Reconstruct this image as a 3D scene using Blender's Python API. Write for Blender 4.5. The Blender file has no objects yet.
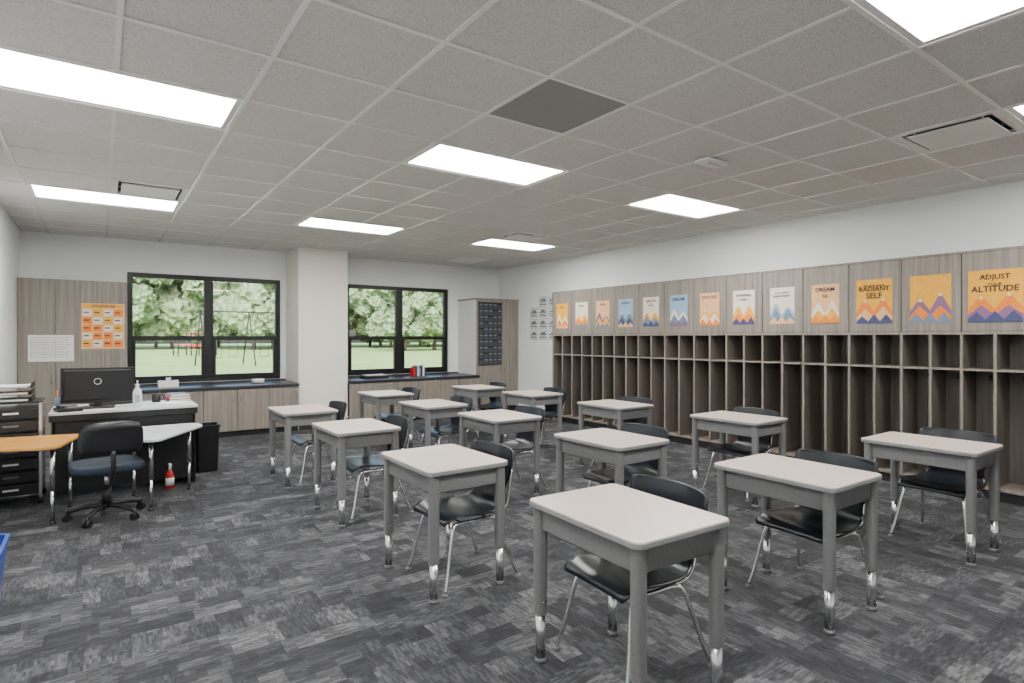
import bpy, bmesh, random
from math import *
from mathutils import Matrix, Vector
random.seed(7)
SC=bpy.context.scene
COL=bpy.context.collection

# ------------------------------------------------------------ materials
def newmat(name):
    m=bpy.data.materials.new(name); m.use_nodes=True
    nt=m.node_tree; b=nt.nodes['Principled BSDF']
    return m,nt,b
def N(nt,t,**k):
    n=nt.nodes.new(t)
    for a,v in k.items(): setattr(n,a,v)
    return n
def math_(nt,op,a,b=None,c=None):
    n=nt.nodes.new('ShaderNodeMath'); n.operation=op
    for i,v in enumerate((a,b,c)):
        if v is None: continue
        if isinstance(v,(int,float)): n.inputs[i].default_value=v
        else: nt.links.new(v,n.inputs[i])
    return n.outputs[0]
def ramp(nt,fac,stops):
    r=nt.nodes.new('ShaderNodeValToRGB')
    e=r.color_ramp.elements
    while len(e)<len(stops): e.new(0.5)
    for i,(p,c) in enumerate(stops):
        e[i].position=p; e[i].color=(c[0],c[1],c[2],1)
    nt.links.new(fac,r.inputs[0]); return r.outputs[0]
def plain(name,col,rough=.5,metal=0,var=.06,scale=30,bump=0,coat=0):
    m,nt,b=newmat(name)
    tc=N(nt,'ShaderNodeTexCoord'); no=N(nt,'ShaderNodeTexNoise'); no.inputs['Scale'].default_value=scale
    nt.links.new(tc.outputs['Object'],no.inputs['Vector'])
    lo=[max(0,c*(1-var)) for c in col]; hi=[min(1,c*(1+var)) for c in col]
    nt.links.new(ramp(nt,no.outputs[0],[(.3,lo),(.7,hi)]),b.inputs['Base Color'])
    b.inputs['Roughness'].default_value=rough; b.inputs['Metallic'].default_value=metal
    if coat: b.inputs['Coat Weight'].default_value=coat
    if bump:
        bu=N(nt,'ShaderNodeBump'); bu.inputs['Strength'].default_value=bump; bu.inputs['Distance'].default_value=.003
        nt.links.new(no.outputs[0],bu.inputs['Height']); nt.links.new(bu.outputs[0],b.inputs['Normal'])
    return m
def laminate(name,c1,c2,rough=.45):
    m,nt,b=newmat(name)
    g=N(nt,'ShaderNodeNewGeometry'); mp=N(nt,'ShaderNodeMapping'); mp.inputs['Scale'].default_value=(38,38,1.1)
    nt.links.new(g.outputs['Position'],mp.inputs['Vector'])
    no=N(nt,'ShaderNodeTexNoise'); no.inputs['Scale'].default_value=1; no.inputs['Detail'].default_value=6; no.inputs['Roughness'].default_value=.65
    nt.links.new(mp.outputs[0],no.inputs['Vector'])
    nt.links.new(ramp(nt,no.outputs[0],[(.3,c1),(.7,c2)]),b.inputs['Base Color'])
    b.inputs['Roughness'].default_value=rough
    return m
def emis(name,col,st):
    m,nt,b=newmat(name)
    b.inputs['Base Color'].default_value=(*col,1); b.inputs['Emission Color'].default_value=(*col,1); b.inputs['Emission Strength'].default_value=st
    return m

WALL=plain('wall_paint',(.86,.89,.885),.6,var=.01,scale=8,bump=.05)
COLUMN=plain('column_paint',(.86,.82,.74),.6,var=.01,scale=8)
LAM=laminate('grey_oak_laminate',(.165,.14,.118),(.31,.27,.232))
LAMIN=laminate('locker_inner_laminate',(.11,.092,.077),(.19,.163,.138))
DARK=plain('dark_gap',(.015,.015,.015),.8)
RUB=plain('rubber_base',(.02,.02,.022),.6)
COUNTER=plain('charcoal_counter',(.03,.032,.04),.35,var=.3,scale=200)
BLKFRAME=plain('black_window_frame',(.005,.005,.006),.4)
BLKPL=plain('black_plastic',(.009,.009,.011),.38,var=.15,scale=80,coat=.1)
SHELL=plain('chair_shell_plastic',(.007,.010,.016),.30,var=.15,scale=120)  # black plastic, with the bluish window reflection mixed into its colour
BLKMET=plain('black_metal',(.007,.007,.008),.5)
CHROME=plain('chrome',(.80,.80,.80),.24,metal=1,var=.02)
GREYST=plain('grey_enamel_steel',(.18,.18,.185),.38,metal=.1,var=.05,scale=60)
DTOP=plain('desk_laminate',(.63,.53,.48),.30,var=.03,scale=140)
DEDGE=plain('desk_edge',(.24,.24,.245),.45)
WHITE=plain('white_plastic',(.8,.8,.8),.4,var=.02)
METWH=plain('white_enamel',(.80,.80,.78),.45,var=.02)
MAPLE=plain('maple_top',(.60,.28,.05),.35,var=.12,scale=14)
WTOP=plain('white_laminate',(.62,.64,.66),.3,var=.03)
RED=plain('red_plastic',(.6,.02,.015),.4)
BLUE=plain('blue_plastic',(.01,.05,.32),.4)
BLUEFAB=plain('blue_grey_fabric',(.012,.022,.04),.8,bump=.3,scale=300)
CHARTFAB=plain('pocket_fabric',(.055,.058,.065),.8,bump=.3,scale=300)
PAPER=plain('paper',(.80,.79,.76),.7,var=.02)
INK=plain('ink',(.015,.018,.04),.7)
ORANGE=plain('orange_print',(.85,.22,.01),.6)
YELLOW=plain('yellow_print',(.86,.41,.02),.6)
PEACH=plain('peach_print',(.82,.46,.22),.6)
SKYB=plain('sky_blue_print',(.28,.44,.60),.6)
NAVY=plain('navy_print',(.05,.06,.16),.6)
PURP=plain('mauve_print',(.22,.11,.22),.6)
SLATE=plain('slate_print',(.15,.22,.32),.6)
CREAM=plain('cream_print',(.82,.73,.58),.6)
LENS=emis('light_lens',(1,.985,.95),36)
VENTDK=plain('vent_dark',(.08,.09,.10),.5)

def ceiling_mat():
    m,nt,b=newmat('acoustic_tile')
    g=N(nt,'ShaderNodeNewGeometry')
    no=N(nt,'ShaderNodeTexNoise'); no.inputs['Scale'].default_value=140; no.inputs['Detail'].default_value=3
    nt.links.new(g.outputs['Position'],no.inputs['Vector'])
    v=N(nt,'ShaderNodeTexVoronoi'); v.inputs['Scale'].default_value=75
    nt.links.new(g.outputs['Position'],v.inputs['Vector'])
    c=ramp(nt,no.outputs[0],[(.33,(.46,.45,.43)),(.45,(.65,.64,.615)),(.7,(.71,.70,.675))])
    pit=ramp(nt,v.outputs['Distance'],[(.10,(.68,.68,.68)),(.22,(1,1,1))])
    mx=N(nt,'ShaderNodeMix',data_type='RGBA',blend_type='MULTIPLY'); mx.inputs[0].default_value=1
    nt.links.new(c,mx.inputs[6]); nt.links.new(pit,mx.inputs[7])
    nt.links.new(mx.outputs[2],b.inputs['Base Color']); b.inputs['Roughness'].default_value=.9
    return m
CEIL=ceiling_mat()
TBAR=plain('ceiling_grid_enamel',(.93,.93,.91),.2,var=.01)
TILEDK=plain('dark_return_tile',(.28,.28,.275),.8,var=.1,scale=200)

def carpet_mat():
    m,nt,b=newmat('carpet_tile')
    g=N(nt,'ShaderNodeNewGeometry'); sp=N(nt,'ShaderNodeSeparateXYZ'); nt.links.new(g.outputs['Position'],sp.inputs[0])
    X,Y=sp.outputs[0],sp.outputs[1]
    def fl(a,s,off=0): return math_(nt,'FLOOR',math_(nt,'ADD',math_(nt,'DIVIDE',a,s),off))
    def wn(a,b_,w=0.0):
        c=N(nt,'ShaderNodeCombineXYZ'); nt.links.new(a,c.inputs[0]); nt.links.new(b_,c.inputs[1]); c.inputs[2].default_value=w
        n=N(nt,'ShaderNodeTexWhiteNoise',noise_dimensions='3D'); nt.links.new(c.outputs[0],n.inputs[0]); return n.outputs[0]
    def lay(a,b_,seed,la,lb):
        row=fl(b_,lb)
        c=N(nt,'ShaderNodeCombineXYZ'); nt.links.new(row,c.inputs[0]); c.inputs[1].default_value=seed
        n=N(nt,'ShaderNodeTexWhiteNoise',noise_dimensions='3D'); nt.links.new(c.outputs[0],n.inputs[0])
        colm=math_(nt,'FLOOR',math_(nt,'ADD',math_(nt,'DIVIDE',a,la),math_(nt,'MULTIPLY',n.outputs[0],7.3)))
        return wn(colm,row,seed)
    def patt(a,b_,seed):
        v1=lay(a,b_,seed,.21,.115); v1c=lay(a,b_,seed+9,.12,.0575)
        v1=math_(nt,'ADD',math_(nt,'MULTIPLY',v1,.62),math_(nt,'MULTIPLY',v1c,.38))
        rr=fl(b_,.010)
        seg=math_(nt,'FLOOR',math_(nt,'DIVIDE',a,.04))
        v2=wn(rr,seg,seed+3)
        return v1,v2
    v1a,v2a=patt(X,Y,1.0)
    v1b,v2b=patt(Y,X,5.0)
    chk=math_(nt,'GREATER_THAN',lay(X,Y,21.0,.46,.23),.5)
    def mixv(f,a,b_): 
        mx=N(nt,'ShaderNodeMix',data_type='FLOAT'); nt.links.new(f,mx.inputs[0]); nt.links.new(a,mx.inputs[2]); nt.links.new(b_,mx.inputs[3]); return mx.outputs[0]
    V1=mixv(chk,v1a,v1b); V2=mixv(chk,v2a,v2b)
    no=N(nt,'ShaderNodeTexNoise'); no.inputs['Scale'].default_value=260; nt.links.new(g.outputs['Position'],no.inputs['Vector'])
    p=math_(nt,'POWER',V1,1.6)
    t=math_(nt,'ADD',math_(nt,'MULTIPLY',p,.55),math_(nt,'MULTIPLY',V2,math_(nt,'ADD',math_(nt,'MULTIPLY',V1,.34),.16)))
    t=math_(nt,'ADD',t,math_(nt,'MULTIPLY',no.outputs[0],.10))
    nt.links.new(ramp(nt,t,[(.05,(.012,.0125,.0155)),(.36,(.036,.037,.042)),(.62,(.074,.075,.081)),(.95,(.155,.155,.16))]),b.inputs['Base Color'])
    b.inputs['Roughness'].default_value=.95
    bu=N(nt,'ShaderNodeBump'); bu.inputs['Strength'].default_value=.4; bu.inputs['Distance'].default_value=.004
    nt.links.new(t,bu.inputs['Height']); nt.links.new(bu.outputs[0],b.inputs['Normal'])
    return m
CARPET=carpet_mat()

def glass_mat():
    m,nt,b=newmat('window_glass'); nt.nodes.remove(b)
    out=nt.nodes['Material Output']
    t=N(nt,'ShaderNodeBsdfTransparent'); t.inputs[0].default_value=(.90,.92,.92,1)
    gl=N(nt,'ShaderNodeBsdfGlossy'); gl.inputs['Roughness'].default_value=.03
    fr=N(nt,'ShaderNodeFresnel'); fr.inputs[0].default_value=1.45
    mx=N(nt,'ShaderNodeMixShader'); nt.links.new(fr.outputs[0],mx.inputs[0]); nt.links.new(t.outputs[0],mx.inputs[1]); nt.links.new(gl.outputs[0],mx.inputs[2])
    nt.links.new(mx.outputs[0],out.inputs[0]); return m
GLASS=glass_mat()
def mottled(name,cols,scale,rough=.9):
    m,nt,b=newmat(name); g=N(nt,'ShaderNodeNewGeometry')
    no=N(nt,'ShaderNodeTexNoise'); no.inputs['Scale'].default_value=scale; no.inputs['Detail'].default_value=8; no.inputs['Roughness'].default_value=.8
    nt.links.new(g.outputs['Position'],no.inputs['Vector'])
    nt.links.new(ramp(nt,no.outputs[0],[(.35,cols[0]),(.5,cols[1]),(.65,cols[2])]),b.inputs['Base Color']); b.inputs['Roughness'].default_value=rough
    return m
LEAF=mottled('foliage',[(.08,.14,.07),(.17,.26,.14),(.33,.42,.28)],3.2)
GRASS=mottled('grass',[(.16,.27,.07),(.25,.39,.12),(.33,.46,.17)],.6)
ASPH=mottled('asphalt',[(.16,.16,.16),(.22,.22,.22),(.3,.3,.3)],3)
BARK=mottled('bark',[(.05,.035,.02),(.09,.07,.05),(.14,.11,.08)],4)

# ------------------------------------------------------------ builder
class Bd:
    def __init__(s): s.bm=bmesh.new(); s.mats=[]
    def mi(s,m):
        if m not in s.mats: s.mats.append(m)
        return s.mats.index(m)
    def merge(s,t,mat,M=None,smooth=False):
        if M is not None: t.transform(M)
        i=s.mi(mat)
        for f in t.faces: f.material_index=i; f.smooth=smooth
        me=bpy.data.meshes.new('t'); t.to_mesh(me); t.free(); s.bm.from_mesh(me); bpy.data.meshes.remove(me)
    def box(s,lo,hi,mat,bev=0,M=None,seg=2):
        t=bmesh.new(); bmesh.ops.create_cube(t,size=1)
        d=[hi[i]-lo[i] for i in range(3)]
        for v in t.verts: v.co=Vector([lo[i]+(v.co[i]+.5)*d[i] for i in range(3)])
        if bev: bmesh.ops.bevel(t,geom=t.edges[:],offset=bev,segments=seg,profile=.5,affect='EDGES')
        s.merge(t,mat,M,False)
    def cyl(s,a,b,r1,mat,r2=None,seg=16,M=None):
        a=Vector(a);b=Vector(b);t=bmesh.new(); d=b-a
        bmesh.ops.create_cone(t,cap_ends=True,segments=seg,radius1=r1,radius2=r1 if r2 is None else r2,depth=d.length)
        R=d.to_track_quat('Z','Y').to_matrix().to_4x4(); R.translation=(a+b)/2
        t.transform(R)
        i=s.mi(mat)
        if M is not None: t.transform(M)
        for f in t.faces: f.material_index=i; f.smooth=len(f.verts)==4
        me=bpy.data.meshes.new('t'); t.to_mesh(me); t.free(); s.bm.from_mesh(me); bpy.data.meshes.remove(me)
    def tube(s,pts,r,mat,seg=10,sub=4,M=None):
        P=[Vector(p) for p in pts]
        Q=[]
        for i in range(len(P)-1):
            p0=P[max(i-1,0)];p1=P[i];p2=P[i+1];p3=P[min(i+2,len(P)-1)]
            for k in range(sub):
                u=k/sub
                Q.append(.5*((2*p1)+(p2-p0)*u+(2*p0-5*p1+4*p2-p3)*u*u+(3*p1-p0-3*p2+p3)*u**3))
        Q.append(P[-1]); t=bmesh.new(); rings=[]
        for i,q in enumerate(Q):
            d=(Q[min(i+1,len(Q)-1)]-Q[max(i-1,0)]).normalized()
            a=d.cross(Vector((0.13,0.31,.94))).normalized(); b=d.cross(a)
            rings.append([t.verts.new(q+r*(cos(2*pi*k/seg)*a+sin(2*pi*k/seg)*b)) for k in range(seg)])
        for i in range(len(rings)-1):
            for k in range(seg): t.faces.new((rings[i][k],rings[i][(k+1)%seg],rings[i+1][(k+1)%seg],rings[i+1][k]))
        t.faces.new(rings[0]); t.faces.new(rings[-1]); bmesh.ops.recalc_face_normals(t,faces=t.faces[:])
        s.merge(t,mat,M,True)
    def lathe(s,prof,c,mat,seg=24,M=None):
        t=bmesh.new(); rings=[]
        for r,z in prof: rings.append([t.verts.new((c[0]+r*cos(2*pi*k/seg),c[1]+r*sin(2*pi*k/seg),c[2]+z)) for k in range(seg)])
        for i in range(len(rings)-1):
            for k in range(seg): t.faces.new((rings[i][k],rings[i][(k+1)%seg],rings[i+1][(k+1)%seg],rings[i+1][k]))
        t.faces.new(rings[0]); t.faces.new(rings[-1]); bmesh.ops.recalc_face_normals(t,faces=t.faces[:])
        s.merge(t,mat,M,True)
    def prism(s,poly,z0,z1,mat,bev=0,M=None):
        t=bmesh.new(); lo=[t.verts.new((x,y,z0)) for x,y in poly]; hi=[t.verts.new((x,y,z1)) for x,y in poly]
        n=len(poly); bt=t.faces.new(lo); tp=t.faces.new(hi)
        for i in range(n): t.faces.new((lo[i],lo[(i+1)%n],hi[(i+1)%n],hi[i]))
        bmesh.ops.recalc_face_normals(t,faces=t.faces[:])
        if bev:
            es=list(set(bt.edges[:]+tp.edges[:])); bmesh.ops.bevel(t,geom=es,offset=bev,segments=3,profile=.5,affect='EDGES')
        s.merge(t,mat,M,False)
    def grid(s,rows,mat,th=.006,M=None,sub=1):
        t=bmesh.new(); V=[[t.verts.new(p) for p in r] for r in rows]
        for i in range(len(V)-1):
            for j in range(len(V[0])-1): t.faces.new((V[i][j],V[i][j+1],V[i+1][j+1],V[i+1][j]))
        bmesh.ops.recalc_face_normals(t,faces=t.faces[:])
        bmesh.ops.solidify(t,geom=t.faces[:],thickness=th)
        bmesh.ops.recalc_face_normals(t,faces=t.faces[:])
        s.merge(t,mat,M,True)
    def text(s,body,size,cx,cy,z,mat,M,bold=.018):
        c=bpy.data.curves.new('tx','FONT'); c.body=body; c.size=size; c.align_x='CENTER'; c.align_y='CENTER'; c.resolution_u=2
        c.offset=size*bold
        o=bpy.data.objects.new('tx',c); COL.objects.link(o); dg=bpy.context.evaluated_depsgraph_get()
        me=bpy.data.meshes.new_from_object(o.evaluated_get(dg)); bpy.data.objects.remove(o)
        t=bmesh.new(); t.from_mesh(me); bpy.data.meshes.remove(me); t.transform(Matrix.Translation((cx,cy,z)))
        s.merge(t,mat,M)
    def mesh(s,name):
        me=bpy.data.meshes.new(name); s.bm.to_mesh(me); s.bm.free()
        for m in s.mats: me.materials.append(m)
        return me
    def obj(s,name,loc=(0,0,0),rz=0):
        return place(s.mesh(name),name,loc,rz)
def place(me,name,loc=(0,0,0),rz=0):
    o=bpy.data.objects.new(name,me); COL.objects.link(o); o.location=loc; o.rotation_euler=(0,0,rz); return o
def rrect(w,d,r,n=5,cx=0,cy=0):
    P=[]
    for sx,sy,a0 in ((1,1,0),(-1,1,90),(-1,-1,180),(1,-1,270)):
        for k in range(n+1):
            a=radians(a0+90*k/n); P.append((cx+sx*(w/2-r)+r*cos(a),cy+sy*(d/2-r)+r*sin(a)))
    return P

# ------------------------------------------------------------ room dims
XL,XR,YB,YF,ZC=-.83,6.48,9.58,-2.0,2.736
XC=6.126   # locker front plane
TILE=.61; GX=1.896; GY=3.554
T=.15
b=Bd(); b.box((XL-T,YF-T,-.1),(XR+T,YB+T,0),CARPET); b.obj('floor')
b=Bd(); b.box((XL-T,YF,0),(XL,YB,ZC+.3),WALL); b.obj('wall_left')
b=Bd(); b.box((XR,YF,0),(XR+T,YB,ZC+.3),WALL); b.obj('wall_right')
b=Bd(); b.box((XL-T,YF-T,0),(XR+T,YF,ZC+.3),WALL); b.obj('wall_front')
W=[(.30,2.32),(3.38,5.34)]; ZS,ZT=.735,2.29
b=Bd()
TW=.22
b.box((XL-T,YB,0),(XR+T,YB+TW,ZS),WALL); b.box((XL-T,YB,ZT),(XR+T,YB+TW,ZC+.3),WALL)
xs=[XL-T,W[0][0],W[0][1],W[1][0],W[1][1],XR+T]
for i in (0,2,4): b.box((xs[i],YB,ZS),(xs[i+1],YB+TW,ZT),WALL)
b.obj('wall_back')
YC=8.86
b=Bd(); b.box((2.40,YC,0),(3.15,YB,ZC),COLUMN,.006); b.obj('wall_column')
b=Bd(); b.box((XR-.012,7.46,0),(XR,8.88,.10),RUB,.003); b.obj('baseboard_right')
b=Bd(); b.box((XL,YF,0),(XL+.012,9.2,.10),RUB,.003); b.obj('baseboard_left')
b=Bd(); b.box((2.405,YC-.012,0),(3.145,YC,.10),RUB,.002); b.obj('baseboard_column')

# ------------------------------------------------------------ ceiling
lights=[(i,j) for i in (-4,0,4) for j in (-5,0,5)]
diff=[(4,-4),(-3,4),(4,4)]
special={}
for i,j in lights: special[(i,j)]='L'; special[(i+1,j)]='L'
for i,j in diff: special[(i,j)]='V'
special[(0,-2)]='D'; special[(5,8)]='R'
b=Bd()
imin=floor((XL-GX)/TILE); imax=ceil((XR-GX)/TILE); jmin=floor((YF-GY)/TILE); jmax=ceil((YB-GY)/TILE)
for i in range(imin,imax):
    for j in range(jmin,jmax):
        k=special.get((i,j))
        x0=max(XL,GX+i*TILE);x1=min(XR,GX+(i+1)*TILE);y0=max(YF,GY+j*TILE);y1=min(YB,GY+(j+1)*TILE)
        if k in('L','V','R'): continue
        if k=='D': b.box((x0,y0,ZC+.002),(x1,y1,ZC+.02),TILEDK)
        else: b.box((x0,y0,ZC+.002),(x1,y1,ZC+.02),CEIL)
b.box((XL,YF,ZC+.15),(XR,YB,ZC+.17),METWH)
b.obj('ceiling')
b=Bd()
for i in range(imin+1,imax):
    x=GX+i*TILE
    blk=sorted([(GY+j*TILE,GY+(j+1)*TILE) for (li,j) in lights if li+1==i])
    y=YF
    for a,c in blk: b.box((x-.012,y,ZC-.004),(x+.012,a,ZC+.001),TBAR); y=c
    b.box((x-.012,y,ZC-.004),(x+.012,YB,ZC+.001),TBAR)
for j in range(jmin+1,jmax):
    y=GY+j*TILE; b.box((XL,y-.012,ZC-.0042),(XR,y+.012,ZC+.0008),TBAR)
for a in ((XL,YF,XL+.02,YB),(XR-.02,YF,XR,YB),(XL,YF,XR,YF+.02),(XL,YB-.02,XR,YB)):
    b.box((a[0],a[1],ZC-.005),(a[2],a[3],ZC),TBAR)
b.obj('trim_ceiling_grid')
def troffer_mesh():
    b=Bd(); w=2*TILE; d=TILE; e=.045
    b.box((.012,.012,.0),(w-.012,e,.03),METWH); b.box((.012,d-e,.0),(w-.012,d-.012,.03),METWH)
    b.box((.012,e,.0),(e,d-e,.03),METWH); b.box((w-e,e,.0),(w-.012,d-e,.03),METWH)
    b.box((e,e,.006),(w-e,d-e,.022),LENS)
    b.box((.012,.012,.03),(w-.012,d-.012,.10),METWH)
    return b.mesh('ceiling_light_panel')
TM=troffer_mesh()
for i,j in lights: place(TM,'ceiling_light_panel',(GX+i*TILE,GY+j*TILE,ZC))
def diffuser(i,j):
    b=Bd(); s=TILE
    b.box((.012,.012,0),(s-.012,.06,.02),METWH); b.box((.012,s-.06,0),(s-.012,s-.012,.02),METWH)
    b.box((.012,.06,0),(.06,s-.06,.02),METWH); b.box((s-.06,.06,0),(s-.012,s-.06,.02),METWH)
    b.box((.012,.012,.08),(s-.012,s-.012,.10),VENTDK)
    b.box((.085,.085,-.012),(s-.085,s-.085,-.002),METWH,.004)
    z,e=.015,.07
    b.box((e,e,z),(s-e,e+.012,z+.03),VENTDK); b.box((e,s-e-.012,z),(s-e,s-e,z+.03),VENTDK)
    for k in (0,1): 
        for q in (0,1): b.cyl((.12+k*(s-.24),.12+q*(s-.24),0),(.12+k*(s-.24),.12+q*(s-.24),.09),.006,METWH,seg=8)
    b.obj('ceiling_air_diffuser',(GX+i*TILE,GY+j*TILE,ZC))
for i,j in diff: diffuser(i,j)
b=Bd(); s=TILE
b.box((.012,.012,0),(s-.012,.04,.02),METWH); b.box((.012,s-.04,0),(s-.012,s-.012,.02),METWH)
b.box((.012,.04,0),(.04,s-.04,.02),METWH); b.box((s-.04,.04,0),(s-.012,s-.04,.02),METWH); b.box((.012,.012,.06),(s-.012,s-.012,.08),VENTDK)
for k in range(14): b.box((.04,.05+k*.037,.002),(s-.04,.068+k*.037,.02),METWH)
b.obj('ceiling_return_grille',(GX+5*TILE,GY+8*TILE,ZC))
b=Bd(); b.box((-.13,-.065,-.035),(.13,.065,-.004),METWH,.012); b.box((-.10,-.04,-.038),(.10,.04,-.034),METWH,.001); b.box((-.08,-.03,-.0385),(.08,-.02,-.0375),VENTDK); b.obj('ceiling_wireless_box',(3.80,2.72,ZC))

# ------------------------------------------------------------ windows
for n,(x0,x1) in enumerate(W):
    b=Bd(); y0=YB+.03; y1=YB+.11; F=.065; xm=(x0+x1)/2; ZR=1.375
    b.box((x0,y0,ZS),(x0+F,y1,ZT),BLKFRAME,.004); b.box((x1-F,y0,ZS),(x1,y1,ZT),BLKFRAME,.004)
    b.box((x0+F,y0,ZT-F),(x1-F,y1,ZT),BLKFRAME,.004); b.box((x0+F,y0,ZS),(x1-F,y1,ZS+F),BLKFRAME,.004)
    b.box((xm-.06,y0-.005,ZS+F),(xm+.06,y1,ZT-F),BLKFRAME,.004)
    for a,c in ((x0+F,xm-.06),(xm+.06,x1-F)):
        b.box((a,y0+.005,ZR-.03),(c,y1-.01,ZR+.03),BLKFRAME,.003)
        b.box((a,y0-.01,ZS+F),(a+.035,y1-.02,ZR-.03),BLKFRAME,.003); b.box((c-.035,y0-.01,ZS+F),(c,y1-.02,ZR-.03),BLKFRAME,.003)
        b.box((a+.035,y0-.01,ZS+F),(c-.035,y1-.02,ZS+F+.035),BLKFRAME,.003)
        b.box(((a+c)/2-.05,y0-.02,ZS+F+.005),((a+c)/2+.05,y0-.008,ZS+F+.03),BLKFRAME,.003)
        b.box((a+.005,y1-.04,ZS+F),(c-.005,y1-.034,ZR-.03),GLASS); b.box((a,y1-.04,ZR+.03),(c,y1-.034,ZT-F),GLASS)
    b.obj('window_%d'%(n+1))

# ------------------------------------------------------------ base cabinets
def base_cab(x0,x1,name):
    b=Bd(); yf=8.82
    b.box((x0,yf+.03,0),(x1,YB-.002,.10),RUB); b.box((x0,yf,.10),(x1,YB-.002,.67),DARK)
    n=max(1,round((x1-x0)/.43)); w=(x1-x0)/n
    for k in range(n):
        a=x0+k*w+.003; c=x0+(k+1)*w-.003
        b.box((a,yf-.02,.085),(c,yf,.665),LAM,.002)
        hx=c-.04 if k%2==0 else a+.04
        b.cyl((hx,yf-.045,.50),(hx,yf-.045,.60),.005,GREYST,seg=8); b.cyl((hx,yf-.045,.51),(hx,yf-.018,.51),.004,GREYST,seg=8); b.cyl((hx,yf-.045,.59),(hx,yf-.018,.59),.004,GREYST,seg=8)
    b.box((x0,yf-.04,.672),(x1,YB-.002,.71),COUNTER,.004); b.box((x0,YB-.02,.71),(x1,YB-.002,.733),COUNTER)
    b.obj(name)
base_cab(.30,2.395,'base_cabinet'); base_cab(3.155,5.54,'base_cabinet')
b=Bd(); y=9.22
b.box((XL+.003,y+.02,0),(.285,YB-.002,2.117),LAM)
b.box((XL+.003,y+.04,0),(.285,y+.05,.1),RUB)
n=3; w=(.285-XL-.003)/n
for k in range(n):
    a=XL+.003+k*w+.003; c=a+w-.006
    b.box((a,y,.10),(c,y+.018,2.112),LAM,.002)
    b.cyl((c-.035,y-.022,.8),(c-.035,y-.022,.94),.005,GREYST,seg=8)
    for zz in (.81,.93): b.cyl((c-.035,y-.022,zz),(c-.035,y+.002,zz),.004,GREYST,seg=8)
b.obj('tall_storage_cabinet')
b=Bd(); x0,x1,y=5.55,XR-.003,8.90
b.box((x0,y+.02,.1),(x1,YB-.002,2.07),LAM); b.box((x0-.004,y+.02,.0),(x0,YB-.002,2.07),METWH); b.box((x0,y+.07,0),(x1,YB-.002,.1),RUB)
b.box((x0-.015,y-.005,2.07),(x1,YB-.002,2.10),LAM,.002); b.box((x0-.006,y+.0,.1),(x0+.003,y+.02,2.07),LAM)
for a,c in ((x0,6.095),(6.095,x1)): b.box((a+.004,y,.10),(c-.004,y+.018,2.065),LAM,.002)
for hx in (6.055,6.135):
    b.cyl((hx,y-.022,.75),(hx,y-.022,.85),.005,GREYST,seg=8)
    for zz in (.76,.84): b.cyl((hx,y-.022,zz),(hx,y+.002,zz),.004,GREYST,seg=8)
b.obj('tall_storage_cabinet')
b=Bd(); 
b.box((5.575,8.885,.88),(6.085,8.897,2.03),BLKPL)
for r in range(10):
    for c in range(5):
        xa=5.58+c*.101; z=.890+r*.112
        b.box((xa,8.873,z),(xa+.094,8.885,z+.078),CHARTFAB,.004)
        if (r*3+c*2)%5: b.box((xa+.014,8.878,z+.06),(xa+.080,8.882,z+.096),SLATE if (r*3+c)%3 else GREYST)
b.obj('hanging_pocket_chart')

# ------------------------------------------------------------ locker cubbies
def cubbies():
    b=Bd(); DY=.466; y1=7.44; nd=18; y0=y1-nd*DY; xb=XR-.003; zt=2.117; zm=1.438
    b.box((XC+.05,y0,0),(xb,y1,.09),RUB)
    b.box((XC+.01,y0,.09),(xb,y1,.115),LAM,.002)
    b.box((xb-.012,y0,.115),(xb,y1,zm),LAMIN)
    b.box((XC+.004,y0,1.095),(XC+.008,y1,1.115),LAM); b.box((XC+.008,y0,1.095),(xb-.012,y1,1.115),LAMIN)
    b.box((XC+.002,y0,zm-.028),(xb-.012,y1,zm),LAM)
    b.box((XC+.02,y0,zm),(xb,y1,zt),DARK)
    b.box((XC,y0,zt-.001),(xb,y1,zt+.018),LAM,.002)
    for k in range(nd*2+1):
        y=y0+k*DY/2
        b.box((XC,y-.011,.115),(XC+.004,y+.011,zm-.028),LAM)
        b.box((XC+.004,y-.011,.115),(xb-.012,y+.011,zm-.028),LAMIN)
        if k<nd*2:
            zz=1.0
            yc=y+DY/4
            b.box((xb-.016,yc-.012,zz),(xb-.012,yc+.012,zz+.05),BLKMET)
            b.tube([(xb-.016,yc,zz+.02),(xb-.05,yc,zz+.01),(xb-.055,yc,zz+.035)],.004,BLKMET,seg=6)
    for k in range(nd):
        a=y0+k*DY+.0035; c=a+DY-.007
        b.box((XC,a,zm+.003),(XC+.019,c,zt-.004),LAM,.0015)
        yy=a+.03 if k%2 else c-.03
        b.cyl((XC-.006,yy,zm+.05),(XC,yy,zm+.05),.009,GREYST,seg=10)
    b.box((XC,y1+.0,0),(xb,y1+.02,zt+.018),LAM)
    b.obj('cubby_locker_unit')
cubbies()

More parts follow.
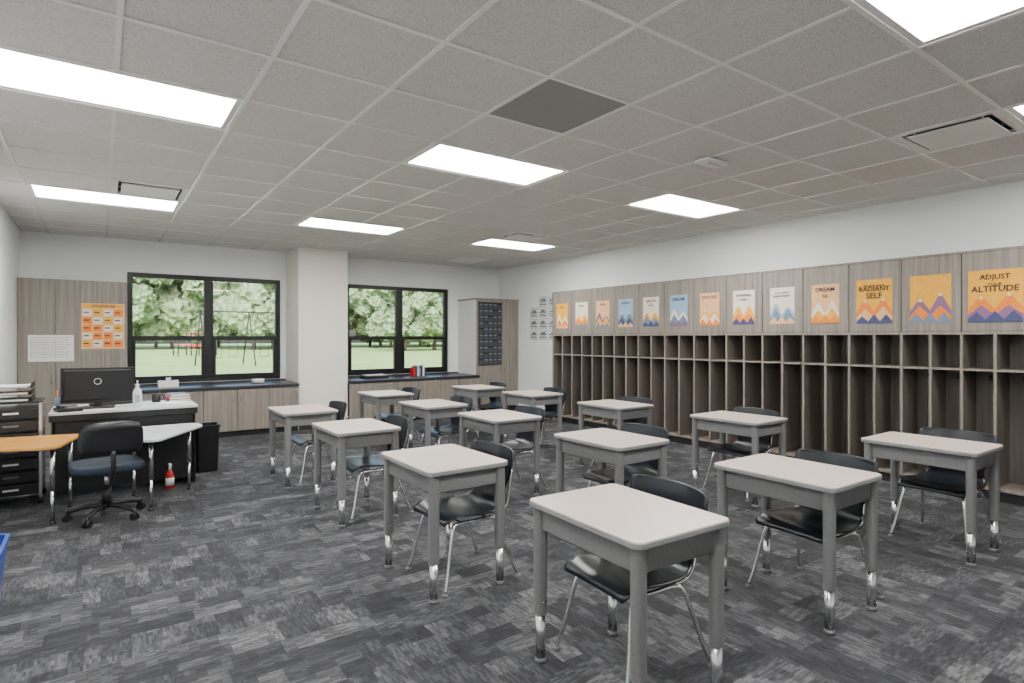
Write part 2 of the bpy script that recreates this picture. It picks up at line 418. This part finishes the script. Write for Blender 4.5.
# ------------------------------------------------------------ posters
def MR(y,z,x=XC-.002): # facing -X
    return Matrix(((0,0,-1,x),(-1,0,0,y),(0,1,0,z),(0,0,0,1)))
def MB(x,z,y): # facing -Y
    return Matrix(((1,0,0,x),(0,0,-1,y),(0,1,0,z),(0,0,0,1)))
def tri(b,pts,z,mat,M): b.prism(pts,z,z+.0008,mat,M=M)
def poster(M,w,h,bg,lines,tc,mts,style=0,tz=.9):
    b=Bd(); b.box((-w/2,-h/2,0),(w/2,h/2,.0015),bg,M=M)
    for q,(mat,pk) in enumerate(mts):
        z=.0016+q*.001
        pts=[(-w/2,-h/2)]+[(w*px_-w/2,h*py_-h/2) for px_,py_ in pk]+[(w/2,-h/2)]
        tri(b,pts,z,mat,M)
        for k,(px_,py_) in enumerate(pk):
            if 0<k<len(pk)-1 and py_>pk[k-1][1] and py_>pk[k+1][1] and q==0:
                X_=w*px_-w/2;Y_=h*py_-h/2
                tri(b,[(X_-.018,Y_-.032),(X_-.006,Y_-.024),(X_+.002,Y_-.036),(X_+.014,Y_-.026),(X_,Y_)],z+.0012,CREAM,M)
    yy=h*.36
    for tx,sz in lines:
        b.text(tx,sz,0,yy,.0062,tc,M,.02); yy-=sz*1.05
    b.obj('motivational_poster')
def rng(base,amp,n,seed):
    r=random.Random(seed); P=[]
    for k in range(n*2+1):
        P.append((k/(n*2), base+(amp*(.6+.4*r.random()) if k%2 else 0)))
    return P
def mset(a,b_,c,s): return [(a,rng(.25,.38,2,s)),(b_,rng(.14,.28,2,s+1)),(c,rng(.05,.18,3,s+2))]
zc=1.735
Yd=lambda k:7.44-.466*(k+.5)   # k-th door from far end
P=[
 (12,.37,.44,YELLOW,[("ADJUST",.060),("YOUR",.036),("ALTITUDE",.070)],INK,mset(ORANGE,PURP,NAVY,3)),
 (11,.32,.43,YELLOW,[],INK,mset(PURP,ORANGE,SLATE,8)),
 (10,.32,.43,YELLOW,[("be your most",.034),("RADIANT",.064),("SELF",.076)],INK,mset(ORANGE,PEACH,NAVY,12)),
 (9,.28,.40,PEACH,[("DREAM",.060),("big",.045)],INK,mset(CREAM,YELLOW,ORANGE,17)),
 (8,.28,.40,CREAM,[("your speed",.034),("doesn't matter",.034)],INK,mset(SKYB,SLATE,PEACH,22)),
 (7,.28,.40,CREAM,[("broadway",.05),("of effort",.034)],INK,mset(YELLOW,ORANGE,NAVY,27)),
 (6,.28,.40,PEACH,[("EXPLORE",.05)],INK,mset(YELLOW,CREAM,ORANGE,32)),
 (5,.28,.40,SKYB,[("DREAM",.06)],INK,mset(CREAM,SLATE,PURP,37)),
 (4,.28,.40,CREAM,[("GROW",.055),("kind",.045)],INK,mset(YELLOW,SLATE,NAVY,41)),
 (3,.28,.40,SKYB,[("believe",.055)],INK,mset(SLATE,NAVY,PEACH,47)),
 (2,.28,.40,PEACH,[("shine",.055)],INK,mset(PURP,YELLOW,SLATE,52)),
 (1,.28,.40,CREAM,[("hope",.055)],INK,mset(YELLOW,ORANGE,SLATE,57)),
 (0,.28,.40,YELLOW,[("joy",.065)],INK,mset(CREAM,ORANGE,PEACH,62)),
 (13,.31,.42,SKYB,[("REACH",.06)],INK,mset(SLATE,PEACH,NAVY,70)),
 (14,.31,.42,PEACH,[("SHINE ON",.05)],INK,mset(YELLOW,ORANGE,NAVY,74)),
]
for k,w,h,bg,ln,tc,ms in P: poster(MR(Yd(k),zc),w,h,bg,ln,tc,ms)
b=Bd()
for c in range(3):
    for r in range(4):
        y=8.42-c*.27; z=2.03-r*.2
        if c==0 and r==0: continue
        M=MR(y,z,XR-.002); b.box((-.115,-.09,0),(.115,.09,.0012),SLATE,M=M); b.box((-.108,-.083,.0012),(.108,.083,.002),PAPER,M=M)
        b.text(("goals","rules","math","read","write","daily","plan","week","a b c","1 2 3","art","pe")[c*4+r],.065,0,.04,.004,INK,M,.04)
        for q in range(3): b.box((-.095,.0-q*.030,.002),(.095-.03*(q%2),.016-q*.030,.003),(INK,SLATE)[q%2],M=M)
b.obj('wall_notice_sheets')
b=Bd(); M=MB(.03,1.53,9.218); b.box((-.23,-.295,0),(.23,.295,.0015),PEACH,M=M)
b.box((-.22,.235,.0015),(.22,.285,.0025),YELLOW,M=M); b.text("CALENDAR",.05,0,.26,.0035,INK,M)
for r in range(5):
    for c in range(4): b.box((-.215+c*.11,.13-r*.10,.0015),(-.12+c*.11,.215-r*.10,.003),(CREAM,ORANGE,YELLOW,ORANGE,CREAM)[(r*3+c*2)%5],M=M)
    for c in range(4): b.box((-.205+c*.11,.17-r*.10,.003),(-.15+c*.11,.185-r*.10,.004),INK,M=M)
b.obj('calendar_poster')
b=Bd(); M=MB(-.50,1.25,9.218); b.box((-.225,-.165,0),(.225,.165,.002),PAPER,M=M)
for q in range(9): b.box((-.20,.13-q*.03,.002),(.20-.04*(q%3),.134-q*.03,.003),SLATE,M=M)
for q in range(4): b.box((-.20+q*.12,-.14,.002),(-.198+q*.12,.14,.003),SLATE,M=M)
b.obj('schedule_sheet')

# ------------------------------------------------------------ student desk
HD=.692
def desk_mesh():
    b=Bd(); W_,D_=.66,.505
    b.prism(rrect(D_,W_,.035),HD-.026,HD-.004,DEDGE,.004)
    b.prism(rrect(D_-.004,W_-.004,.034),HD-.008,HD,DTOP,.003)
    t=.006; xa,xb=-.215,.215; ya,yb=-.295,.295; z0,z1=HD-.125,HD-.022
    b.box((xa,ya,z0),(xb,yb,z0+t),GREYST,.002)
    b.box((xa,ya,z0),(xa+t,yb,z1),GREYST,.002)
    b.box((xa,ya,z0),(xb,ya+t,z1),GREYST,.002); b.box((xa,yb-t,z0),(xb,yb,z1),GREYST,.002)
    b.box((xb-t,ya,z0),(xb,yb,z0+.02),GREYST,.002)
    for sx in(-1,1):
        for sy in (-1,1):
            x=sx*.208; y=sy*.288
            b.prism(rrect(.056,.050,.021,5,x,y),.205,HD-.022,GREYST)
            b.cyl((x,y,.02),(x,y,.21),.0225,CHROME,seg=20)
            b.cyl((x,y,0),(x,y,.022),.026,GREYST,r2=.0225)
            b.cyl((x,y-sy*.029,.26),(x,y-sy*.022,.26),.007,CHROME,seg=8)
    return b.mesh('student_desk')
DM=desk_mesh()
def chair_mesh():
    b=Bd()
    prof=[(.215,.362,.37),(.205,.380,.40),(.15,.388,.42),(.08,.383,.425),(0,.375,.42),(-.08,.373,.41),(-.14,.380,.39),(-.185,.402,.36),(-.208,.44,.33),(-.222,.49,.35),(-.234,.54,.42),(-.247,.60,.455),(-.259,.66,.465),(-.268,.705,.465),(-.273,.722,.455),(-.275,.730,.43)]
    rows=[]; nu=16
    for i,(y,z,w) in enumerate(prof):
        r=[]
        f=max(0,min(1,(z-.40)/.12))
        for k in range(nu+1):
            u=-1+2*k/nu
            r.append((u*w/2, y+f*.055*u*u, z+(1-f)*(.016*u*u if i>1 else -.004*u*u) - (f*.006*u**6 if i>=13 else 0)))
        rows.append(r)
    b.grid(rows,SHELL,.008)
    R=.0105
    for s in(-1,1):
        b.tube([(s*.225,.235,.012),(s*.205,.205,.12),(s*.175,.16,.32),(s*.165,.12,.352),(s*.163,.02,.352),(s*.165,-.08,.352),(s*.178,-.13,.32),(s*.205,-.20,.12),(s*.225,-.245,.012)],R,CHROME)
        for yy in(.235,-.245): b.lathe([(.004,0),(.016,0),(.017,.006),(.013,.016),(.004,.018)],(s*.225,yy,0),GREYST,seg=12)
        b.tube([(s*.15,-.09,.352),(s*.15,-.17,.36),(s*.145,-.222,.41),(s*.14,-.243,.50),(s*.135,-.262,.60)],.009,CHROME)
    for yy in(.10,-.07): b.tube([(-.165,yy,.354),(0,yy,.354),(.165,yy,.354)],.009,CHROME)
    return b.mesh('student_chair')
CM=chair_mesh()
D=[(1.78,1.70,-2,.0,.08),(1.67,3.07,0,-.04,-.02),(3.08,1.68,0,.0,.0),(4.64,1.58,0,.02,.0),(2.98,2.98,0,.0,.04),(4.69,3.08,0,.0,.04),(4.53,4.46,0,0,.03),(3.00,4.43,0,0,.03),(1.69,4.58,0,0,.0),(2.95,5.64,0,0,.03),(1.65,5.95,0,0,0),(3.0,7.04,0,0,0.03),(4.46,7.13,0,0,.03),(4.55,5.95,0,0,.03)]
for x,y,r,dx,dy in D:
    x*=.972; y*=.972
    place(DM,'student_desk',(x,y,0),radians(r+random.uniform(-1,1)))
    place(CM,'student_chair',(x+.14+dx+random.uniform(-.01,.04),y+dy+random.uniform(-.02,.02),0),radians(90+random.uniform(-5,5)))

# ------------------------------------------------------------ teacher area
b=Bd() # desk
x0,x1,y0,y1=-.36,.76,6.24,6.92
b.prism(rrect(x1-x0,y1-y0,.02,3,(x0+x1)/2,(y0+y1)/2),.720,.742,WTOP,.004)
b.box((x0+.003,y0+.003,.665),(x1-.003,y1-.003,.720),BLKMET,.002)
b.box((x0+.03,y0+.03,.06),(x1-.03,y0+.055,.69),BLKMET,.002)
for a in (x0+.02,x1-.045): b.box((a,y0+.03,0),(a+.025,y1-.03,.69),BLKMET,.002)
b.box((x1-.40,y0+.10,.08),(x1-.05,y1-.05,.66),BLKMET,.004)
for k in range(3): b.box((x1-.39,y1-.052,.10+k*.19),(x1-.06,y1-.04,.27+k*.19),BLKMET,.003)
b.obj('teacher_desk')
b=Bd() # monitor, rear side toward the room
M=Matrix.Translation((-.02,6.52,.743))@Matrix.Rotation(radians(-4),4,'Z')
b.prism(rrect(.26,.19,.03),0,.012,BLKPL,.003,M=M)
b.box((-.03,.03,.01),(.03,.05,.20),BLKPL,.006,M=M)
b.box((-.275,.015,.045),(.275,.032,.365),BLKPL,.006,M=M)
b.box((-.26,.032,.06),(.26,.0325,.355),COUNTER,M=M)
b.box((-.252,-.002,.07),(.252,.018,.345),BLKPL,.009,M=M)
MM=M@Matrix(((1,0,0,0),(0,0,-1,-.0025),(0,1,0,.24),(0,0,0,1)))
t=bmesh.new()
vi=[t.verts.new((.024*cos(a*pi/12),.024*sin(a*pi/12),.001)) for a in range(24)]; vo=[t.verts.new((.029*cos(a*pi/12),.029*sin(a*pi/12),.001)) for a in range(24)]
for a in range(24): t.faces.new((vi[a],vi[(a+1)%24],vo[(a+1)%24],vo[a]))
b.merge(t,WHITE,MM)
b.obj('computer_monitor')
b=Bd(); b.prism(rrect(.42,.14,.015),0,.018,BLKPL,.003)
for r in range(5):
    for c in range(14): b.box((-.198+c*.0285,-.058+r*.024,.017),(-.174+c*.0285,-.038+r*.024,.024),BLKMET)
b.obj('computer_keyboard',(.12,6.79,.743),.05)
b=Bd(); b.lathe([(.03,0),(.036,.006),(.036,.13),(.03,.155),(.014,.17),(.014,.185)],(0,0,0),WHITE); b.lathe([(.015,.183),(.015,.205),(.005,.21),(.005,.235)],(0,0,0),WHITE,seg=12); b.box((-.006,-.03,.232),(.006,.008,.242),WHITE,.002)
b.box((-.02,-.0375,.04),(.02,-.035,.11),SKYB)
b.obj('sanitizer_bottle',(.28,6.40,.743))
b=Bd()
for k,(dx,dy,r,m) in enumerate([(0,0,.1,PAPER),(.02,.01,-.15,CREAM),(-.01,.0,.3,PAPER)]):
    b.box((-.105,-.14,k*.003),(.105,.14,k*.003+.002),m,M=Matrix.Translation((dx,dy,0))@Matrix.Rotation(r,4,'Z'))
b.obj('paper_stack',(.56,6.50,.743))
b=Bd(); b.lathe([(.03,0),(.036,.004),(.037,.09),(.034,.09),(.033,.01),(.003,.008)],(0,0,0),SLATE)
for k in range(6):
    a=k; b.cyl((.012*cos(a),.012*sin(a),.012),(.026*cos(a),.026*sin(a),.15+.01*(k%3)),.004,(YELLOW,RED,BLUE)[k%3],seg=6)
b.obj('pencil_cup',(-.30,6.78,.743))
b=Bd(); b.prism([(-.09,-.10),(.09,-.10),(.09,.10),(-.09,.10)],0,.03,BLKPL,.008); b.box((-.08,-.09,.03),(-.035,.09,.06),BLKPL,.015); b.box((-.01,-.06,.03),(.07,.02,.035),GREYST); b.box((-.01,.03,.03),(.07,.08,.04),COUNTER)
b.obj('desk_phone',(-.23,6.37,.743),.2)
b=Bd(); b.lathe([(.03,0),(.038,.004),(.04,.09),(.036,.09),(.034,.01),(.003,.008)],(0,0,0),BLKPL); b.tube([(.038,0,.075),(.065,0,.06),(.062,0,.03),(.038,0,.02)],.005,BLKPL,seg=8)
b.obj('coffee_mug',(.45,6.72,.743))
b=Bd()
for k,(m,w_) in enumerate(((NAVY,.20),(RED,.19),(SLATE,.17))): b.box((-w_/2,-.12,k*.025),(w_/2,.12,k*.025+.022),m,.003); b.box((-w_/2+.004,-.122,k*.025+.003),(w_/2-.004,-.119,k*.025+.019),PAPER)
b.obj('book_stack',(.64,6.78,.743),.1)

def kid_table(name,poly,top,legs,z=.585):
    b=Bd(); b.prism(poly,z-.022,z,top,.005); b.prism(poly,z-.024,z-.018,BLKPL)
    for x,y in legs:
        b.cyl((x,y,.25),(x,y,z-.02),.016,CHROME); b.cyl((x,y,.02),(x,y,.26),.012,CHROME); b.lathe([(.005,0),(.02,0),(.02,.01),(.012,.022)],(x,y,0),BLKPL,seg=12)
        b.box((x-.04,y-.04,z-.028),(x+.04,y+.04,z-.022),BLKMET)
    b.obj(name)
def rpoly(pts,r,n=5):
    out=[];m=len(pts)
    for i in range(m):
        p=Vector(pts[i]);a=(Vector(pts[i-1])-p).normalized();c=(Vector(pts[(i+1)%m])-p).normalized()
        s=p+a*r;e=p+c*r
        for k in range(n+1):
            u=k/n; q=(1-u)**2*s+2*u*(1-u)*p+u*u*e; out.append((q.x,q.y))
    return out
kid_table('activity_table',rpoly([(-.76,5.55),(-.26,5.36),(-.12,6.02),(-.76,6.16)],.10),MAPLE,[(-.29,5.48),(-.20,5.95),(-.66,5.64),(-.66,6.05)])
kid_table('activity_table',rpoly([(.20,5.40),(.36,5.28),(.78,6.0),(.72,6.16),(.14,6.16)],.07),WTOP,[(.33,5.45),(.66,6.02),(.24,6.05)])
def office_chair(loc,rz):
    b=Bd()
    for k in range(5):
        a=2*pi*k/5+.3; c,s=cos(a),sin(a)
        b.tube([(0.02*c,.02*s,.10),(.14*c,.14*s,.095),(.25*c,.25*s,.07)],.017,BLKPL,seg=8)
        x,y=.25*c,.25*s
        for q in(-1,1): b.cyl((x-s*.006*q,y+c*.006*q,.027),(x-s*.022*q,y+c*.022*q,.027),.027,BLKPL,seg=14)
        b.cyl((x,y,.03),(x,y,.075),.009,BLKPL,seg=8)
    b.cyl((0,0,.08),(0,0,.24),.03,BLKPL); b.cyl((0,0,.22),(0,0,.36),.016,CHROME); b.box((-.08,-.10,.345),(.08,.10,.375),BLKMET,.01)
    b.prism(rrect(.46,.44,.12,6),.37,.435,BLUEFAB,.025)
    b.tube([(0,-.08,.36),(0,-.22,.365),(0,-.27,.42),(0,-.265,.55)],.018,BLKPL,seg=8)
    prof=[(-.235,.52,.34),(-.245,.56,.40),(-.245,.63,.41),(-.255,.70,.40),(-.27,.755,.34)]
    rows=[[(u*w/2,y+.05*u*u,z-(.015*u**4)) for u in [-1+2*k/12 for k in range(13)]] for y,z,w in prof]
    b.grid(rows,BLKPL,.035)
    return b.obj('office_chair',loc,rz)
office_chair((.04,5.43,0),radians(8))
b=Bd(); x0,x1,y0,y1=-.80,-.40,6.25,6.62
for x in(x0,x1-.02):
    for y in(y0,y1-.02): b.box((x,y,.05),(x+.02,y+.02,.84),CHROME); b.cyl((x+.01,y+.01,.0),(x+.01,y+.01,.05),.018,BLKPL,seg=12)
for k in range(7):
    z=.08+k*.105
    b.box((x0+.02,y0+.0,z),(x1-.02,y1-.01,z+.085),BLKPL,.006); b.box((x0+.15,y0-.008,z+.04),(x1-.15,y0+.002,z+.055),GREYST if k%2 else WHITE)
b.box((x0,y0,.835),(x1,y1,.85),BLKMET,.004)
b.obj('rolling_drawer_cart')
b=Bd(); b.box((-.13,-.16,0),(.13,.16,.004),BLKPL)
for k in range(3):
    z=k*.055; b.box((-.13,-.16,z),(.13,.16,z+.003),BLKMET); b.box((-.13,-.16,z),(-.127,.16,z+.045),BLKMET); b.box((.127,-.16,z),(.13,.16,z+.045),BLKMET); b.box((-.105,-.14,z+.003),(.105,.14,z+.018),(PAPER,CREAM,PAPER)[k])
b.obj('letter_tray',(-.60,6.43,.851),.0)
def bin_(name,loc,w0,d0,w1,d1,h,mat,rz=0):
    b=Bd(); t=bmesh.new(); n=5
    A=rrect(w0,d0,.03,n); B_=rrect(w1,d1,.04,n); C_=rrect(w1+.02,d1+.02,.045,n); I=rrect(w1-.012,d1-.012,.036,n); J=rrect(w0-.012,d0-.012,.028,n)
    rings=[[t.verts.new((x,y,z)) for x,y in P_] for P_,z in ((A,0),(B_,h-.02),(C_,h-.02),(C_,h),(I,h),(J,.012))]
    m=len(A)
    for i in range(len(rings)-1):
        for k in range(m): t.faces.new((rings[i][k],rings[i][(k+1)%m],rings[i+1][(k+1)%m],rings[i+1][k]))
    t.faces.new(rings[0]); t.faces.new(rings[-1]); bmesh.ops.recalc_face_normals(t,faces=t.faces[:]); b.merge(t,mat)
    return b.obj(name,loc,rz)
bin_('trash_bin',(.90,6.78,0),.20,.20,.23,.24,.48,BLKPL)
bin_('recycling_bin',(-.555,3.76,0),.27,.33,.33,.40,.37,BLUE,.0)
b=Bd(); b.lathe([(.03,0),(.035,.008),(.035,.12),(.02,.155),(.012,.17)],(0,0,0),RED); b.lathe([(.036,.03),(.0365,.03),(.0365,.10),(.036,.10)],(0,0,0),WHITE); b.cyl((0,0,.165),(0,0,.20),.012,WHITE); b.box((-.012,-.05,.195),(.012,.02,.225),WHITE,.004)
b.obj('spray_bottle',(.52,6.16,0))
b=Bd(); b.box((-.12,-.06,0),(.12,.06,.09),PAPER,.003); b.box((-.05,-.03,.088),(.05,.03,.092),SLATE); b.prism([(-.03,-.01),(.03,-.015),(.02,.015),(-.02,.01)],.09,.13,WHITE)
b.obj('tissue_box',(.75,9.1,.711))
b=Bd()
for k,m in enumerate((RED,NAVY,PAPER,SLATE,COUNTER,PAPER,NAVY)): b.box((-.12+k*.034,-.08,0),(-.09+k*.034,.08,.15+.02*(k%3)),m,.002)
b.obj('book_row',(4.55,9.25,.711))
b=Bd(); b.lathe([(.06,0),(.085,.01),(.09,.06),(.085,.06),(.08,.012),(.004,.01)],(0,0,0),WHITE); b.obj('bowl',(1.9,9.15,.711))
b=Bd(); b.box((-.2,-.13,0),(.2,.13,.05),BLKPL,.006); b.box((-.17,-.10,.05),(.17,.10,.06),PAPER); b.obj('document_tray',(3.7,9.15,.711))

# ------------------------------------------------------------ exterior
b=Bd(); b.box((-90,YB+TW+.01,-.25),(140,160,-.15),GRASS); b.box((-90,19,-.16),(140,21,-.145),ASPH); b.obj('lawn')
def tree(x,y,h,sd):
    r=random.Random(sd); b=Bd()
    b.cyl((0,0,0),(0,0,h*.5),.25,BARK,r2=.15,seg=10)
    for k in range(60):
        t=bmesh.new(); R=h*(.04+.07*r.random()); bmesh.ops.create_icosphere(t,subdivisions=3,radius=R)
        for v in t.verts:
            d=v.co.normalized(); f=1+.16*sin(d.x*9+k)*sin(d.y*11+k*2)+.14*sin(d.z*13+d.x*7)+r.uniform(-.22,.22); v.co=d*R*f
        a=r.uniform(0,2*pi); u=r.random(); q=h*.38*sqrt(r.random())*sin(pi*(.15+.8*u))
        b.merge(t,LEAF,Matrix.Translation((q*cos(a),q*sin(a),h*(.15+.78*u))))
    b.obj('tree',(x,y,-.14))
r=random.Random(3)
for k in range(26): tree(-18+k*4.3+r.uniform(-1.5,1.5),84+r.uniform(-6,10),r.uniform(11,18),k)
for k in range(12): tree(-20+k*9,106+r.uniform(-3,3),r.uniform(15,21),80+k)
for k in range(6): tree(28+k*5,60+r.uniform(-3,3),r.uniform(9,12),50+k)
b=Bd() # swing set
PM=BLKMET
for x in(-2.4,0,2.4):
    for s in(-1,1): b.cyl((x,s*1.1,0.03),(x,0,2.9),.035,PM,seg=8)
b.cyl((-2.5,0,2.9),(2.5,0,2.9),.035,PM,seg=8)
for x in(-1.6,-.8,.8,1.6):
    for s in(-.22,.22): b.cyl((x+s,0,2.9),(x+s,0,.5),.010,BLKMET,seg=6)
    b.box((x-.24,-.09,.47),(x+.24,.09,.5),BLKMET)
b.obj('swing_set',(6.6,34,-.14),.1)
b=Bd() # playground climber
for x in(-1.5,-.5,.5,1.5):
    for y in(-.6,.6): b.cyl((x,y,0),(x,y,1.5),.05,BLKMET,seg=10)
for y in(-.6,.6):
    for z in(.9,1.45): b.cyl((-1.5,y,z),(1.5,y,z),.04,RED,seg=8)
b.box((-.5,-.6,.75),(.5,.6,.82),RED,.01)
b.prism([(-.6,-.7),(.6,-.7),(.6,.7),(-.6,.7)],1.9,1.97,RED,.02)
for x in(-.5,.5):
    for y in(-.6,.6): b.cyl((x,y,1.4),(x,y,1.92),.05,BLKMET,seg=10)
for z in(.3,.6): b.cyl((-1.5,-.6,z),(-1.5,.6,z),.03,GREYST,seg=8)
b.obj('playground_climber',(6.6,56,-.14),.2)

# ------------------------------------------------------------ world / camera
w=bpy.data.worlds.new('sky'); SC.world=w; w.use_nodes=True; nt=w.node_tree; bg=nt.nodes['Background']
sk=nt.nodes.new('ShaderNodeTexSky'); sk.sky_type='NISHITA'; sk.sun_disc=False; sk.sun_elevation=radians(38); sk.sun_rotation=radians(200); sk.dust_density=5; sk.air_density=1.0
nt.links.new(sk.outputs[0],bg.inputs[0]); bg.inputs[1].default_value=.95
s=bpy.data.lights.new('sun','SUN'); s.energy=4.2; s.angle=.05; so=bpy.data.objects.new('sun',s); COL.objects.link(so); so.rotation_euler=(radians(48),0,radians(-25)); so.location=(0,-10,20)

cam=bpy.data.cameras.new('camera'); co=bpy.data.objects.new('camera',cam); COL.objects.link(co); SC.camera=co
co.location=(0,0,1.384); co.rotation_euler=(radians(90),0,radians(-35.4)); cam.sensor_width=36; cam.lens=36*579.1/1024; cam.shift_y=-4.0/1024; cam.clip_end=500; cam.clip_start=.05
